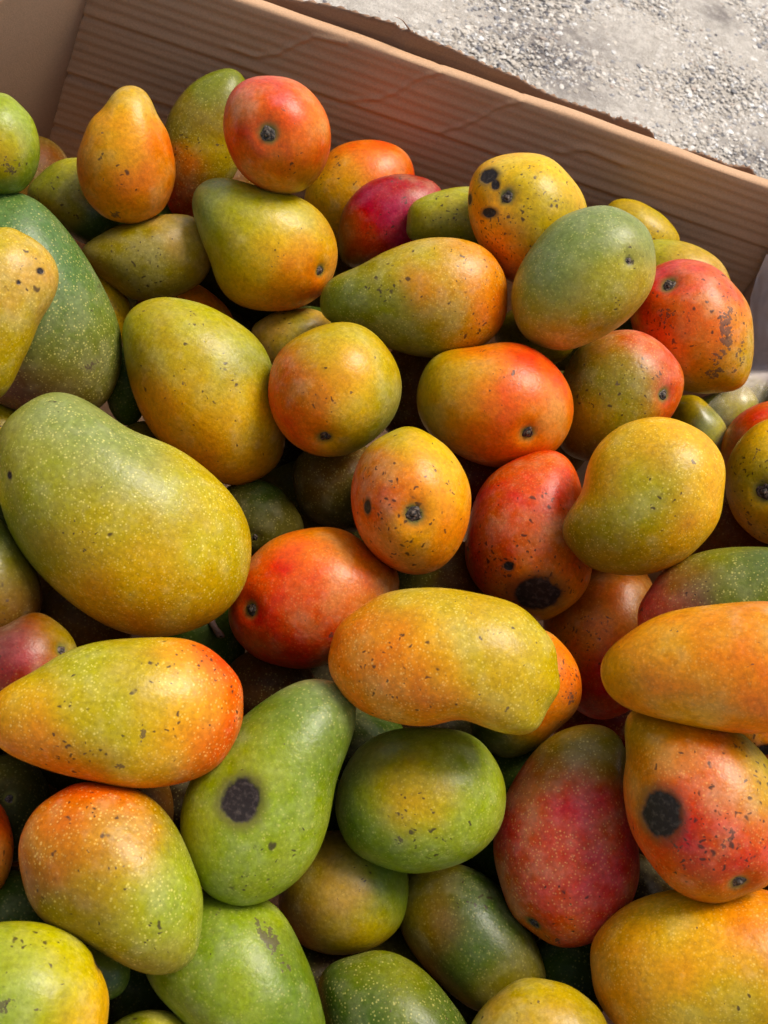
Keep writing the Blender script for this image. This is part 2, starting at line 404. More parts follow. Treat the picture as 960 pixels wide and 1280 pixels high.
# ------------------------------------------------------------------ mango data
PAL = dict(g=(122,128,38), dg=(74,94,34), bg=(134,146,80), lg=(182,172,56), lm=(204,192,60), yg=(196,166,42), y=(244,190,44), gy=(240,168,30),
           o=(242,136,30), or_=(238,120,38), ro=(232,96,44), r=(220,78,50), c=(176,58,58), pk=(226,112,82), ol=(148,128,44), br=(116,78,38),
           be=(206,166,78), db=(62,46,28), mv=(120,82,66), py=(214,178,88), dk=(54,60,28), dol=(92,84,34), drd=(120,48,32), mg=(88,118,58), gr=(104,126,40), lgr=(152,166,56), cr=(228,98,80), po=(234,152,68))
PAL['or'] = PAL['or_']
M_ = []
def M(label, base, flat, pts, cols, marks='', lent=0.5, group=None, name='mango', cat='mango'):
    P = np.array([[float(v) for v in q.split(',')] for q in pts.split()])
    C = [(float(a), float(b), c) for a, b, c in (q.split(',') for q in cols.split())]
    K = []
    for q in marks.split(';'):
        if q.strip():
            f = q.split(); K.append((f[0], [float(v) for v in f[1:]]))
    M_.append(dict(label=label, base=base, flat=flat, pts=P, cols=C, marks=K, lent=lent, group=group, name=name, cat=cat))
def disc(cx, cy, rx, ry, rot=0):
    a = radians(rot); o = []
    for k in range(12):
        t = k * pi / 6; u, v = rx * cos(t), ry * sin(t) * (1 + .08 * cos(t))
        o.append('%.1f,%.1f' % (cx + u * cos(a) - v * sin(a), cy + u * sin(a) + v * cos(a)))
    return ' '.join(o)
D = -0.07
def deep(cx, cy, rx, ry, rot=0): return disc(cx, cy, rx * 1.3, ry * 1.3, rot)
# deep fruit, seen in the gaps; dark colours paint in the shade there
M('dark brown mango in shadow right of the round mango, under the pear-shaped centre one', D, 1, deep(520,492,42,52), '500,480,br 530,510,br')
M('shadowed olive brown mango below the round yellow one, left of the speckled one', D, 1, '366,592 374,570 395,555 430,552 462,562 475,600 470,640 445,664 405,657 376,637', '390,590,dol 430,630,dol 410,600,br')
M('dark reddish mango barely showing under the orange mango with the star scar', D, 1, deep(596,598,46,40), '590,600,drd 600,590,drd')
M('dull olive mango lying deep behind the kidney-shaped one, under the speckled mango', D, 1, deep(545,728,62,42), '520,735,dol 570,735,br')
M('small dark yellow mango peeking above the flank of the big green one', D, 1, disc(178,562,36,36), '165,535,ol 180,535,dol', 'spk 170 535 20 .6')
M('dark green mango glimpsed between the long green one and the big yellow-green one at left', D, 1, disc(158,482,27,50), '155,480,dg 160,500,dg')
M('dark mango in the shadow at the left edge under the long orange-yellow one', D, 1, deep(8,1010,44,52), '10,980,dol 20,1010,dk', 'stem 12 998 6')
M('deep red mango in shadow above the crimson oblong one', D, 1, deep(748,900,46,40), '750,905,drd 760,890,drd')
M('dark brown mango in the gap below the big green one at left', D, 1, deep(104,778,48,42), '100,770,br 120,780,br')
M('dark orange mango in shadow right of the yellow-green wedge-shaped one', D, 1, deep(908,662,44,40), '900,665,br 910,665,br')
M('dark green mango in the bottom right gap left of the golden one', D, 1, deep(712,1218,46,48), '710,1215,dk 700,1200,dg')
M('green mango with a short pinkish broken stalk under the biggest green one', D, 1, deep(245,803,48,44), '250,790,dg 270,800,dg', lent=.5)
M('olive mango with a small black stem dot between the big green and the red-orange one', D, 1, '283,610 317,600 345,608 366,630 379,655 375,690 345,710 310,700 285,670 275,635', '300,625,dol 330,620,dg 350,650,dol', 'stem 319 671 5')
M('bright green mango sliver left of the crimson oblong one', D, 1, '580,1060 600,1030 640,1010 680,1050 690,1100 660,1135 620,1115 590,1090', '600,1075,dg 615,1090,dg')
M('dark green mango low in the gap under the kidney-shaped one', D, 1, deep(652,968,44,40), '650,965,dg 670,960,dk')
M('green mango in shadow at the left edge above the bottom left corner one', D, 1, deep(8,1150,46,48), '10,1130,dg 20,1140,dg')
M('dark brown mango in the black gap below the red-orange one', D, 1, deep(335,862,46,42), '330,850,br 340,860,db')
# lower visible layer
M('yellow mango sliver beside the long green one at left', -.03, 1, '119,331 140,345 158,370 164,395 155,425 130,440 100,420 90,370 100,340', '140,360,y 150,400,yg', '', .5)
M('orange mango peeking over the big yellow-green one at left', -.03, 1, '168,385 186,362 213,351 241,353 268,369 289,393 290,420 260,445 210,445 175,420', '200,360,o 240,365,o', 'spk 235 362 12 .5', .3)
M('dull green spotted mango tucked behind the orange pear-shaped one', -.02, .9, '34,241 62,207 93,197 125,205 150,230 160,265 150,295 125,308 95,300 60,275', '60,225,g 85,215,lg 80,260,ol 115,290,dg', 'spk 70 240 30 .45', .3)
M('upright green mango turning orange at its foot, leaning on the box wall', -.02, .9, '285,86 305,98 315,130 310,170 295,215 270,250 240,272 215,268 205,235 200,195 208,150 225,120 250,98', '285,100,g 265,140,ol 235,150,ol 270,190,yg 225,210,or 235,250,r 270,230,ol', '', .8)
M('khaki mango with a faint blush lying under the orange pear-shaped one', -.01, .9, '103,310 137,286 182,272 215,267 245,273 263,295 266,322 252,352 215,372 170,375 130,350 108,328', '130,305,ol 170,300,ol 220,290,be 245,310,be 200,340,ol 165,350,ol 225,320,ol', 'scf 210 310 30 .35', .35)
M('small beige mango peeking out above the round one with the yellow cheek', -.03, 1, '314,414 334,395 360,387 395,387 415,405 420,440 395,465 355,465 325,445', '340,405,be 370,400,yg 395,400,be 325,420,be', 'spk 330 425 14 .5', .3)
M('plain orange-yellow mango behind the crimson one', -.01, 1, '382,240 400,205 425,182 465,175 500,185 517,210 515,250 490,290 450,305 410,300 385,275', '410,230,y 430,200,o 470,190,or 500,195,ro 400,260,y 430,250,po', '', .2)
M('deep crimson mango touching the box wall side of the heap', .0, 1, '422,300 428,265 450,235 480,220 515,218 548,232 560,265 550,300 520,325 480,333 440,335 425,320', '480,240,c 520,230,c 460,290,r 500,290,c 440,300,ro 450,250,c 435,320,dk 425,300,ol', 'scf 500 225 22 .6', .2)
M('pale green blunt end of a mango between the crimson and the black-spotted yellow one', .0, 1, '508,280 515,255 545,240 585,233 620,240 640,275 625,310 580,318 535,308 512,298', '530,265,lg 570,250,lg 560,290,g 520,290,g', '', .3)
M('small yellowish mango at the back against the box wall', .0, 1, '765,252 795,250 829,269 847,291 849,305 835,330 800,340 765,320 750,280', '790,260,yg 820,275,yg 840,295,yg', '', .3)
M('pale khaki mango showing as a crescent above the bruised red one', .0, 1, '790,310 821,299 855,302 885,314 906,334 915,370 890,400 840,400 800,370 785,335', '830,305,lg 870,312,yg 895,330,be', '', .3)
M('lumpy green mango under clear plastic, nearest the bag', -.04, 1, '920,480 942,468 962,480 972,510 955,525 930,520 916,500', '940,485,lg 955,500,g', '', .2, 'green mangoes in the clear bag')
M('lumpy dark green mango under clear plastic, between the two other bagged ones', -.04, 1, '862,505 890,492 925,478 948,500 945,530 920,548 890,540 868,525', '880,510,g 920,495,lg 930,500,lg', '', .2, 'green mangoes in the clear bag')
M('pale green mango under clear plastic, just above the wedge-shaped one', -.03, 1, '842,500 868,494 890,510 908,534 905,556 885,578 852,566 836,528', '860,510,yg 880,530,g 895,545,lg', '', .2, 'green mangoes in the clear bag')
M('khaki mango mostly hidden beneath the green mango with the black dot', -.02, 1, disc(670,418,52,40), '690,445,yg 640,410,ol 700,440,yg', '', .4)
M('olive mango hidden in shade at the very left behind the big green one', -.02, 1, disc(-4,542,38,38), '10,515,yg 0,520,yg')
M('brown and green mango at the left edge beneath the big green one', -.01, 1, '52,735 50,765 38,785 10,808 -30,815 -70,790 -80,730 -60,670 -20,640 15,665 40,700', '5,690,dg 20,700,ol 20,750,br 30,770,br 0,740,ol 5,790,br', '', .4)
M('red mango with a dark stem scar at the left edge above the long orange-yellow one', -.01, 1, '98,815 88,793 68,775 42,766 10,780 -30,800 -50,840 -40,880 10,900 60,890 95,850', '20,800,mv 40,780,drd 70,790,ol 10,830,drd 50,810,c', 'stem 79 812 8', .2)
M('deep orange mango in shadow behind the long peach-orange one', -.02, 1, '740,700 790,700 820,740 830,800 815,860 780,892 740,898 705,870 685,820 680,770 700,725', '720,760,br 760,740,or 740,800,o 760,860,r 710,800,or 790,760,br', '', .3)
M('red mango with green back behind the long peach-orange one', .0, .95, '797,772 806,746 832,712 870,692 915,684 970,685 1020,700 1050,740 1030,790 960,815 880,815 810,805', '820,750,pk 850,720,ol 900,700,g 940,710,dg 870,745,mv 930,740,g 830,770,pk', 'scf 803 765 10 1.0 90 2', .9)
M('orange spotted mango sticking out behind the kidney-shaped one', -.01, 1, '675,787 701,802 720,829 727,859 720,889 697,911 667,937 637,947 607,937 590,915 600,860 635,805', '700,820,o 715,860,or 690,900,o 650,930,ol 610,925,dg', 'spk 712 840 26 .8; scf 715 870 12 .9', .3)
M('dark olive mango deep between the round green one and the crimson oblong one', -.035, .95, '520,1085 570,1080 615,1100 655,1150 678,1200 680,1240 650,1262 600,1265 555,1235 515,1190 498,1150 500,1110', '530,1130,ol 560,1150,br 600,1180,dg 640,1190,dg 600,1130,dg 650,1230,ol', '', .4)
M('small round green mango with a tan cheek under the round green one', -.02, 1, '349,1132 366,1171 397,1189 436,1193 476,1180 502,1154 511,1114 506,1080 480,1050 440,1038 400,1042 368,1072 352,1105', '380,1100,ol 420,1120,be 430,1160,ol 480,1100,gr 490,1140,gr 460,1170,yg 380,1150,br', 'scf 390 1080 12 .8', .3)
M('dark green mango at the bottom edge, left of the small pale one', -.01, 1, '399,1224 419,1202 462,1189 493,1191 532,1215 559,1246 581,1276 600,1320 590,1360 540,1380 470,1365 420,1320 402,1270', '420,1220,dg 470,1210,g 520,1240,g 460,1260,dg 550,1270,dg', '', .9)
M('green mango wedged beside the bottom left corner one', -.03, 1, disc(125,1215,38,36), '140,1205,g 145,1225,dg')
M('green mango tip at the bottom edge near the left corner', -.01, 1, disc(187,1312,62,50), '160,1270,g 200,1270,lg')
M('small pale yellow-green mango at the bottom edge', .0, 1, '589,1280 611,1250 646,1226 672,1223 712,1232 742,1254 756,1274 765,1310 740,1350 680,1365 620,1350 590,1310', '620,1265,be 650,1240,yg 690,1240,yg 720,1255,yg 680,1270,be 740,1270,ol', 'spk 650 1272 14 .5', .3)
M('orange-red mango cut off by the left edge', .0, 1, disc(-30,1058,47,66), '-5,1030,ro 5,1060,or 0,1090,o', 'spk 5 1060 30 .5', .3)
M('pinkish mango with dark blotches peeking out at the right edge under the long peach-orange one', -.01, 1, disc(968,925,50,34), '945,925,po 955,935,pk', 'rot 957 938 9 7; spk 950 930 20 .8', .3)
M('orange-red mango at the right edge behind the spotted yellow one', .0, 1, '900,570 907,539 926,516 960,501 1000,500 1030,530 1030,580 990,610 940,605 910,590', '930,525,pk 955,515,ro 915,550,or 905,575,o', '', .2)
# middle layer
M('yellow mango with two black patches beside its stem scar, near the box wall', .01, 1.05, '656,191 686,197 712,220 731,250 733,285 718,320 690,348 655,358 630,345 605,315 590,285 585,245 596,211 622,195', '650,210,y 690,215,y 660,240,lg 640,270,gy 610,240,gy 605,280,o 650,310,o 700,250,yg 690,300,yg 650,340,or', 'stem 632 245 9; rot 612 221 13 10; rot 620 232 6 7; rot 612 266 11 6; rot 588 250 5 7; spk 660 250 70 .55; spk 625 290 40 .8', .2)
M('big dark green speckled mango standing upright near the left edge', .0, .85, '0,240 27,243 52,255 79,283 107,321 131,362 148,403 153,437 148,472 133,502 100,520 50,520 0,505 -40,470 -70,400 -75,320 -50,260', '20,260,mg 60,290,mg 90,340,mg 110,400,mg 130,420,g 140,460,mg 90,440,ol 60,480,mv 100,490,mv 20,500,mv 80,400,mg 130,490,ol', 'scf 110 455 16 .7', 1.0)
M('green mango with a brown blemish cut off at the upper left edge by the box', .0, 1, '0,116 22,128 42,152 50,185 45,215 28,238 0,244 -40,232 -60,180 -40,130', '10,150,lgr 30,180,lgr 10,200,yg 35,215,gr 5,230,gr', 'scf 15 205 15 1.0', .3)
M('yellow-green pear-shaped mango with its neck to the left, below the red one', .01, .95, '241,262 243,240 262,224 290,224 320,232 365,243 400,265 420,300 420,335 405,365 375,384 340,389 300,382 275,360 262,325 250,295', '260,245,bg 290,250,lg 340,265,lg 380,280,yg 290,290,lg 310,330,y 340,360,gy 380,360,or 370,310,y 400,290,yg 408,330,o 285,330,yg', 'stem 401 338 7; scf 400 300 14 .6 70 2.5', .25)
M('red-orange round mango with a green-ringed stem scar, at the top of the heap', .02, 1.1, '279,155 287,118 310,98 345,94 375,103 401,129 413,163 409,200 390,230 367,241 337,239 307,222 287,192', '320,115,pk 360,115,pk 390,140,or 330,150,ro 360,175,or 390,190,ro 300,160,ro 310,200,ro 350,215,or 380,215,ol 295,140,pk', 'stem 337 167 11', .15)
M('smooth orange pear-shaped mango standing on end by the box wall, nipple upward', .02, .9, '163,107 150,110 140,119 131,132 113,152 98,187 96,218 107,248 127,269 155,279 182,276 206,259 218,228 218,197 208,163 192,135 184,116', '163,115,be 160,135,gy 130,165,gy 165,180,gy 200,190,or 110,210,o 150,230,o 190,240,or 140,260,gy 205,220,o 175,265,o', 'scf 146 268 9 1.0; scf 132 223 7 .7; scf 175 225 6 .6', .1)
M('bruised red mango with grey scuffs down its side, near the clear bag', .01, 1.05, '853,323 875,326 897,335 916,354 934,378 941,405 942,433 938,464 925,485 897,491 860,489 825,470 798,430 788,390 800,350 825,330', '850,335,pk 880,350,pk 870,380,ro 900,390,ro 850,400,ro 870,430,o 840,440,or 900,460,o 870,475,yg 930,450,be 925,400,po 830,400,ro', 'stem 835 354 10; scf 908 400 26 1.0 100 2.4; scf 902 435 24 1.0 112 2.2; scf 925 440 26 .9 105 3; scf 890 465 24 .9 145 2.6; scf 835 395 16 .75; spk 860 400 50 .5; spk 905 400 40 .7', .2)
M('green-orange mango with a dark stem scar, right of the orange one', .01, 1, '772,413 802,415 832,434 853,464 852,494 835,525 800,555 760,575 725,575 700,558 695,520 700,480 715,445 740,422', '780,425,pk 820,440,pk 750,440,ol 720,470,ol 770,480,g 800,480,ol 845,470,pk 830,520,or 790,520,yg 740,530,yg 730,560,br', 'stem 830 494 8; scf 822 470 10 .7; spk 800 480 30 .3', .6)
M('pear-shaped centre mango, green neck to the left and orange blush on its right end', .025, .9, '400,372 412,350 450,331 487,312 525,299 562,297 596,305 622,327 634,361 630,402 607,429 570,444 532,447 487,436 450,414 415,404 403,391', '415,370,g 440,350,g 470,340,ol 500,330,yg 560,320,be 600,320,po 615,350,po 500,380,g 560,370,po 540,410,g 600,400,o 580,430,yg 480,410,g 520,430,ol 460,385,g 625,390,or', 'spk 580 410 22 .7; spk 600 360 50 .3', .6)
M('green oval mango with a small black dot, top right of the heap', .04, .9, '750,257 787,267 810,287 820,321 814,362 784,400 750,422 709,437 671,430 649,411 639,377 645,344 667,306 701,272', '710,290,bg 760,285,bg 680,340,bg 720,340,bg 770,330,lg 800,300,bg 730,370,lg 680,390,lg 650,390,ol 700,420,be 760,390,ol 790,350,yg 800,370,be 740,410,po', 'stem 785 326 5; spk 785 326 14 .8', .75)
M('big yellow-green mango with soft bumps, left of the round one', .02, .9, '153,430 158,396 175,379 206,371 241,376 275,389 305,408 332,435 346,480 354,520 357,548 348,578 325,598 295,607 265,600 235,580 205,558 180,525 165,487', '170,400,lg 210,385,lg 250,400,lg 190,450,ol 240,450,yg 290,430,lg 320,460,g 220,500,gy 270,490,yg 320,510,y 210,540,gy 260,560,gy 300,580,gy 330,570,ol', 'spk 185 388 10 .8; scf 178 412 9 .5; spk 240 500 60 .15', .35)
M('smooth orange mango with a dark star-shaped scar at its lower right, centre of the heap', .025, 1.05, '523,485 532,459 555,440 577,436 596,433 626,428 650,430 675,441 705,471 717,505 711,539 690,567 656,581 619,584 590,577 561,562 535,540 522,510', '545,460,lg 560,480,yg 600,450,o 640,445,ro 680,470,ro 610,480,or 570,520,o 640,500,or 690,510,or 620,560,o 670,560,o 540,510,yg 590,440,o', 'stem 659 541 9; spk 600 440 8 .8', .15)
M('round mango with yellow cheek, green rim and stem scar below, left of centre', .035, 1.05, '336,485 345,447 371,421 412,404 450,406 480,429 499,462 502,492 490,525 460,555 426,570 392,568 362,551 342,521', '360,460,pk 390,425,yg 430,420,yg 470,440,yg 400,450,yg 440,460,y 480,480,yg 360,500,ro 400,500,or 450,510,y 370,530,or 420,540,y 460,540,g 490,500,bg 350,480,ro', 'stem 406 547 9', .35)
M('red mango with a large black rot patch near its lower end', .01, 1.05, '690,564 715,582 728,620 738,670 740,710 731,739 709,762 675,777 645,768 610,746 590,722 582,690 587,649 600,612 622,587 655,570', '670,580,r 700,600,ro 640,620,ro 690,640,pk 620,660,pk 660,680,pk 710,690,or 600,700,r 640,720,o 720,730,o 690,765,gy 620,740,or', 'rot 671 742 33 25; rot 636 707 7 6; spk 620 715 34 .9; spk 705 720 22 .6; spk 650 690 60 .25', .35)
M('orange-red glossy mango with a stem scar on its left end', .02, 1, '286,757 293,725 317,694 347,671 392,660 430,663 462,684 488,702 499,727 490,770 455,808 411,829 389,836 347,832 310,814 289,785', '320,710,ro 350,685,or 400,670,o 360,730,r 400,710,ro 430,690,or 340,790,r 390,780,r 430,760,ro 460,710,or 485,720,br 380,820,r 310,780,ro', 'stem 313 762 10; scf 390 680 24 .35', .3)
M('yellow-green wedge-shaped mango with its blunt beak to the lower left, right side of the heap', .04, .92, '810,522 840,524 870,535 896,557 907,587 905,620 900,649 877,682 840,708 795,719 750,714 720,696 704,668 707,645 720,628 729,606 734,585 745,560 772,535', '760,560,y 800,540,gy 850,545,y 740,600,gy 790,590,lg 840,590,yg 880,580,gy 740,650,lg 790,650,lg 840,640,g 880,630,y 730,680,ol 790,700,yg 840,690,gy 870,660,gy', '', 1.0)
M('yellow mango speckled with brown around a central stem scar, left cheek red', .04, 1.15, '505,534 535,542 565,566 584,600 588,630 580,671 557,705 527,718 497,714 467,694 445,660 438,619 445,585 464,555', '500,545,lg 530,560,y 560,590,gy 490,570,yg 460,600,pk 455,620,r 465,575,pk 475,625,pk 448,640,ro 480,600,ro 460,660,ro 510,600,o 550,630,gy 530,680,gy 490,690,or 470,680,ro 560,680,o 575,640,o 540,610,y', 'stem 519 646 12; rot 461 634 5 10; spk 495 660 40 .75; spk 470 600 26 .5; spk 530 640 70 .3', .3)
M('yellow mango with fine dark spots and a stem scar, cut off by the right edge', .03, 1.05, '907,591 915,565 934,539 960,524 990,525 1020,545 1040,590 1035,640 1000,680 956,679 937,667 919,649 908,619', '930,570,yg 950,550,y 925,600,yg 945,640,y 930,640,gy 955,600,lg 955,670,gy', 'stem 953 616 12; spk 935 580 40 .5; spk 935 650 40 .6', .3)
M('crimson oblong mango with pale dots, upright at the lower right', .02, .92, '733,906 765,914 783,940 788,990 795,1040 800,1080 795,1112 780,1142 753,1170 720,1184 690,1180 660,1163 635,1135 620,1085 617,1045 630,1000 650,963 685,923', '730,930,ol 700,950,ol 760,950,ol 660,1000,cr 720,1000,cr 770,1000,cr 650,1060,cr 700,1060,cr 760,1060,cr 640,1110,cr 700,1120,cr 750,1120,cr 780,1090,cr 700,1165,cr 740,1160,cr 670,1150,o', 'stem 664 1156 9; scf 690 1172 18 .7 20 2; spk 700 1150 30 .3', .9)
M('golden yellow mango filling the bottom right corner', .02, .95, '738,1200 742,1172 760,1150 790,1127 840,1112 900,1106 960,1113 1010,1135 1050,1180 1050,1240 1010,1290 940,1315 860,1320 800,1305 760,1270 742,1235', '770,1180,gy 830,1140,y 900,1150,o 950,1150,po 800,1230,gy 870,1200,y 930,1200,po 850,1270,y 920,1260,yg 950,1250,yg 780,1250,o 760,1200,o', 'scf 948 1158 12 .5 10 2', .7)
M('red-orange mango with a black patch on its left flank, at the right edge', .03, 1.0, '784,892 800,886 840,886 890,896 925,915 960,948 985,1000 988,1050 965,1100 923,1122 887,1128 853,1117 820,1088 790,1040 780,995 781,940', '795,910,ol 820,910,yg 860,920,or 920,930,g 950,970,yg 800,950,o 850,960,ro 900,970,pk 810,1000,or 870,1010,pk 930,1020,pk 820,1060,ro 880,1060,r 930,1070,r 870,1100,ro 900,1115,ol', 'rot 829 1017 26 30; stem 923 1104 11; spk 900 1040 60 .8; spk 870 1010 50 .4; spk 940 960 40 .7; scf 905 1045 24 .6; scf 845 1060 20 .6', .5)
M('light green mango with a brown scrape at the bottom edge', .0, .95, '250,1112 300,1112 342,1130 362,1155 383,1197 400,1247 408,1300 390,1340 340,1350 280,1325 225,1275 185,1225 180,1180 205,1135', '260,1140,gr 310,1140,lgr 290,1190,lgr 240,1200,gr 330,1200,gr 370,1230,gr 300,1250,lgr 350,1260,gr 220,1220,lgr', 'scf 335 1175 36 1.0 62 3.4; scf 322 1160 30 .8 62 5; scf 345 1190 34 .8 66 5; scf 350 1205 20 .9 62 2; scf 310 1190 20 .5 60 3', .45)
M('round olive-green mango with a cluster of small brown dots, bottom centre', .02, .95, '419,1014 427,970 449,935 484,915 537,909 585,917 611,939 629,974 631,1014 616,1049 585,1075 546,1088 511,1091 467,1079 436,1057', '450,960,bg 490,930,gr 550,930,lgr 600,960,lgr 470,1000,lgr 520,990,gy 520,960,lgr 570,1000,lgr 610,1000,lgr 450,1040,gr 500,1060,lgr 560,1050,lgr 590,1040,lgr', 'spk 510 1010 26 .8; scf 500 1045 10 .7', .6)
M('green pear-shaped mango with one round black rot patch, lower centre', .025, .9, '404,849 432,860 445,885 441,920 420,978 410,1030 397,1065 375,1098 345,1120 310,1133 270,1125 245,1098 227,1050 226,1015 240,970 270,930 305,895 345,866 375,852', '400,870,bg 420,890,bg 370,890,gr 330,920,gr 390,930,gr 290,960,lgr 350,960,lgr 400,980,gr 250,1010,lgr 310,1040,lgr 360,1030,lgr 280,1080,lgr 330,1090,lgr 380,1050,lgr 240,1050,lm', 'rot 302 1000 26 29; spk 320 1108 20 .6; spk 350 1060 30 .3', .6)
M('green mango with an orange-red upper side, lower left', .03, .95, '23,1063 33,1026 62,997 96,980 137,980 179,992 208,1017 233,1059 252,1113 252,1155 242,1197 217,1215 183,1217 154,1205 108,1180 54,1151 33,1117 25,1088', '50,1030,or 100,1000,ro 150,1010,or 60,1070,o 120,1040,ol 140,1060,po 190,1020,ol 100,1100,ol 170,1090,lg 220,1090,lgr 140,1140,ol 190,1160,lg 230,1160,lgr 90,1140,ol 50,1110,br 200,1200,ol', 'spk 134 1090 7 1.0; spk 110 1010 20 .6; spk 110 1060 80 .12', 1.0)
M('yellow-green mango with an orange side and brown flecks in the bottom left corner', .03, 1, '0,1153 37,1152 71,1159 100,1176 121,1205 135,1242 134,1280 120,1320 70,1350 0,1350 -60,1320 -80,1250 -60,1190 -30,1162', '20,1180,lgr 60,1170,lm 100,1200,lm 30,1220,lgr 80,1220,lg 120,1240,gy 40,1260,lgr 100,1270,gy 10,1270,lgr', 'spk 50 1180 36 .5; scf 8 1255 18 .8 -30 1.5; rot 122 1203 6 16', .25)
M('kidney-shaped yellow-orange mango lying sideways with a hooked beak at lower right', .055, .92, '412,817 419,791 441,765 475,744 512,734 561,735 599,741 640,753 673,778 692,808 699,842 693,876 675,904 648,921 624,918 602,905 572,903 540,907 503,906 467,896 430,870 415,844', '440,800,o 470,770,o 520,750,yg 570,745,yg 630,760,yg 680,810,yg 430,850,o 490,820,o 540,800,gy 590,810,yg 640,830,yg 480,880,o 540,870,o 600,870,gy 640,890,yg 690,850,yg 560,890,o', 'spk 500 850 50 .35; spk 620 800 60 .15; scf 628 775 12 .3 40 3; spk 545 860 25 .35', .9)
M('spotted yellow-beige mango with a bent neck, lying on the big dark green one', .03, .92, '0,285 21,288 48,303 65,321 73,341 69,369 52,400 34,441 21,468 0,498 -40,492 -70,430 -75,360 -50,305', '10,300,yg 40,315,be 60,340,be 20,350,be 50,370,be 10,400,be 30,420,yg 10,450,yg 5,470,yg', 'rot 49 340 5 4; rot 22 354 3 3; scf 40 322 13 .6; spk 30 330 30 .25', .8)
M('biggest green mango, covered in pale dots, lying at the left', .05, .92, '0,538 17,518 38,501 69,492 96,495 124,511 155,532 192,549 234,569 268,597 296,628 311,662 313,700 302,738 275,769 234,789 192,796 151,789 110,769 69,738 34,700 10,659 0,628 -7,580', '20,540,lg 60,510,bg 100,520,bg 40,580,lg 90,570,bg 130,560,bg 160,600,bg 200,570,lg 250,600,yg 290,650,yg 240,660,lm 300,700,lg 200,650,yg 120,640,yg 60,630,lg 100,690,yg 160,700,y 220,730,yg 270,740,gy 190,780,o 240,780,y 130,760,gy 30,660,g', 'rot 17 596 3 5; spk 60 520 16 .3; scf 250 610 10 .35 20 2', 1.15)
M('long orange-yellow mango with brown scratches, pointing left at the left edge', .06, .92, '-14,905 -14,885 0,865 34,844 79,817 120,803 172,798 223,798 261,810 292,837 304,865 302,905 287,938 258,967 208,982 158,984 104,974 50,959 12,942 -6,928', '20,870,y 60,840,lg 120,820,lg 180,810,lg 240,820,o 280,840,ro 60,890,yg 120,870,lg 190,860,yg 240,870,y 290,890,ro 60,940,o 120,930,lg 180,940,y 240,930,ro 270,950,ro 200,970,o 0,900,o 290,860,ro', 'spk 290 880 26 .9; spk 200 890 60 .2; scf 176 915 14 1.0 95 2.5; scf 150 955 8 .8; spk 190 840 16 .5; spk 250 825 20 .7; spk 90 945 30 .4', 1.0)
M('long peach-orange mango with short dark scratches, lying sideways at the right edge', .05, .92, '751,840 757,817 780,795 817,772 862,759 919,753 960,752 1000,760 1040,785 1060,830 1050,870 1010,905 960,916 919,916 862,907 810,894 780,883 757,862', '770,830,yg 800,800,o 850,780,o 900,770,po 950,780,po 780,860,o 830,850,o 890,830,o 940,830,o 860,890,gy 920,890,o 950,880,o 830,790,y', 'scf 842 786 7 1.0 95 3; scf 848 790 6 .9 95 3; scf 775 812 8 .6; scf 772 842 8 .5', .4)


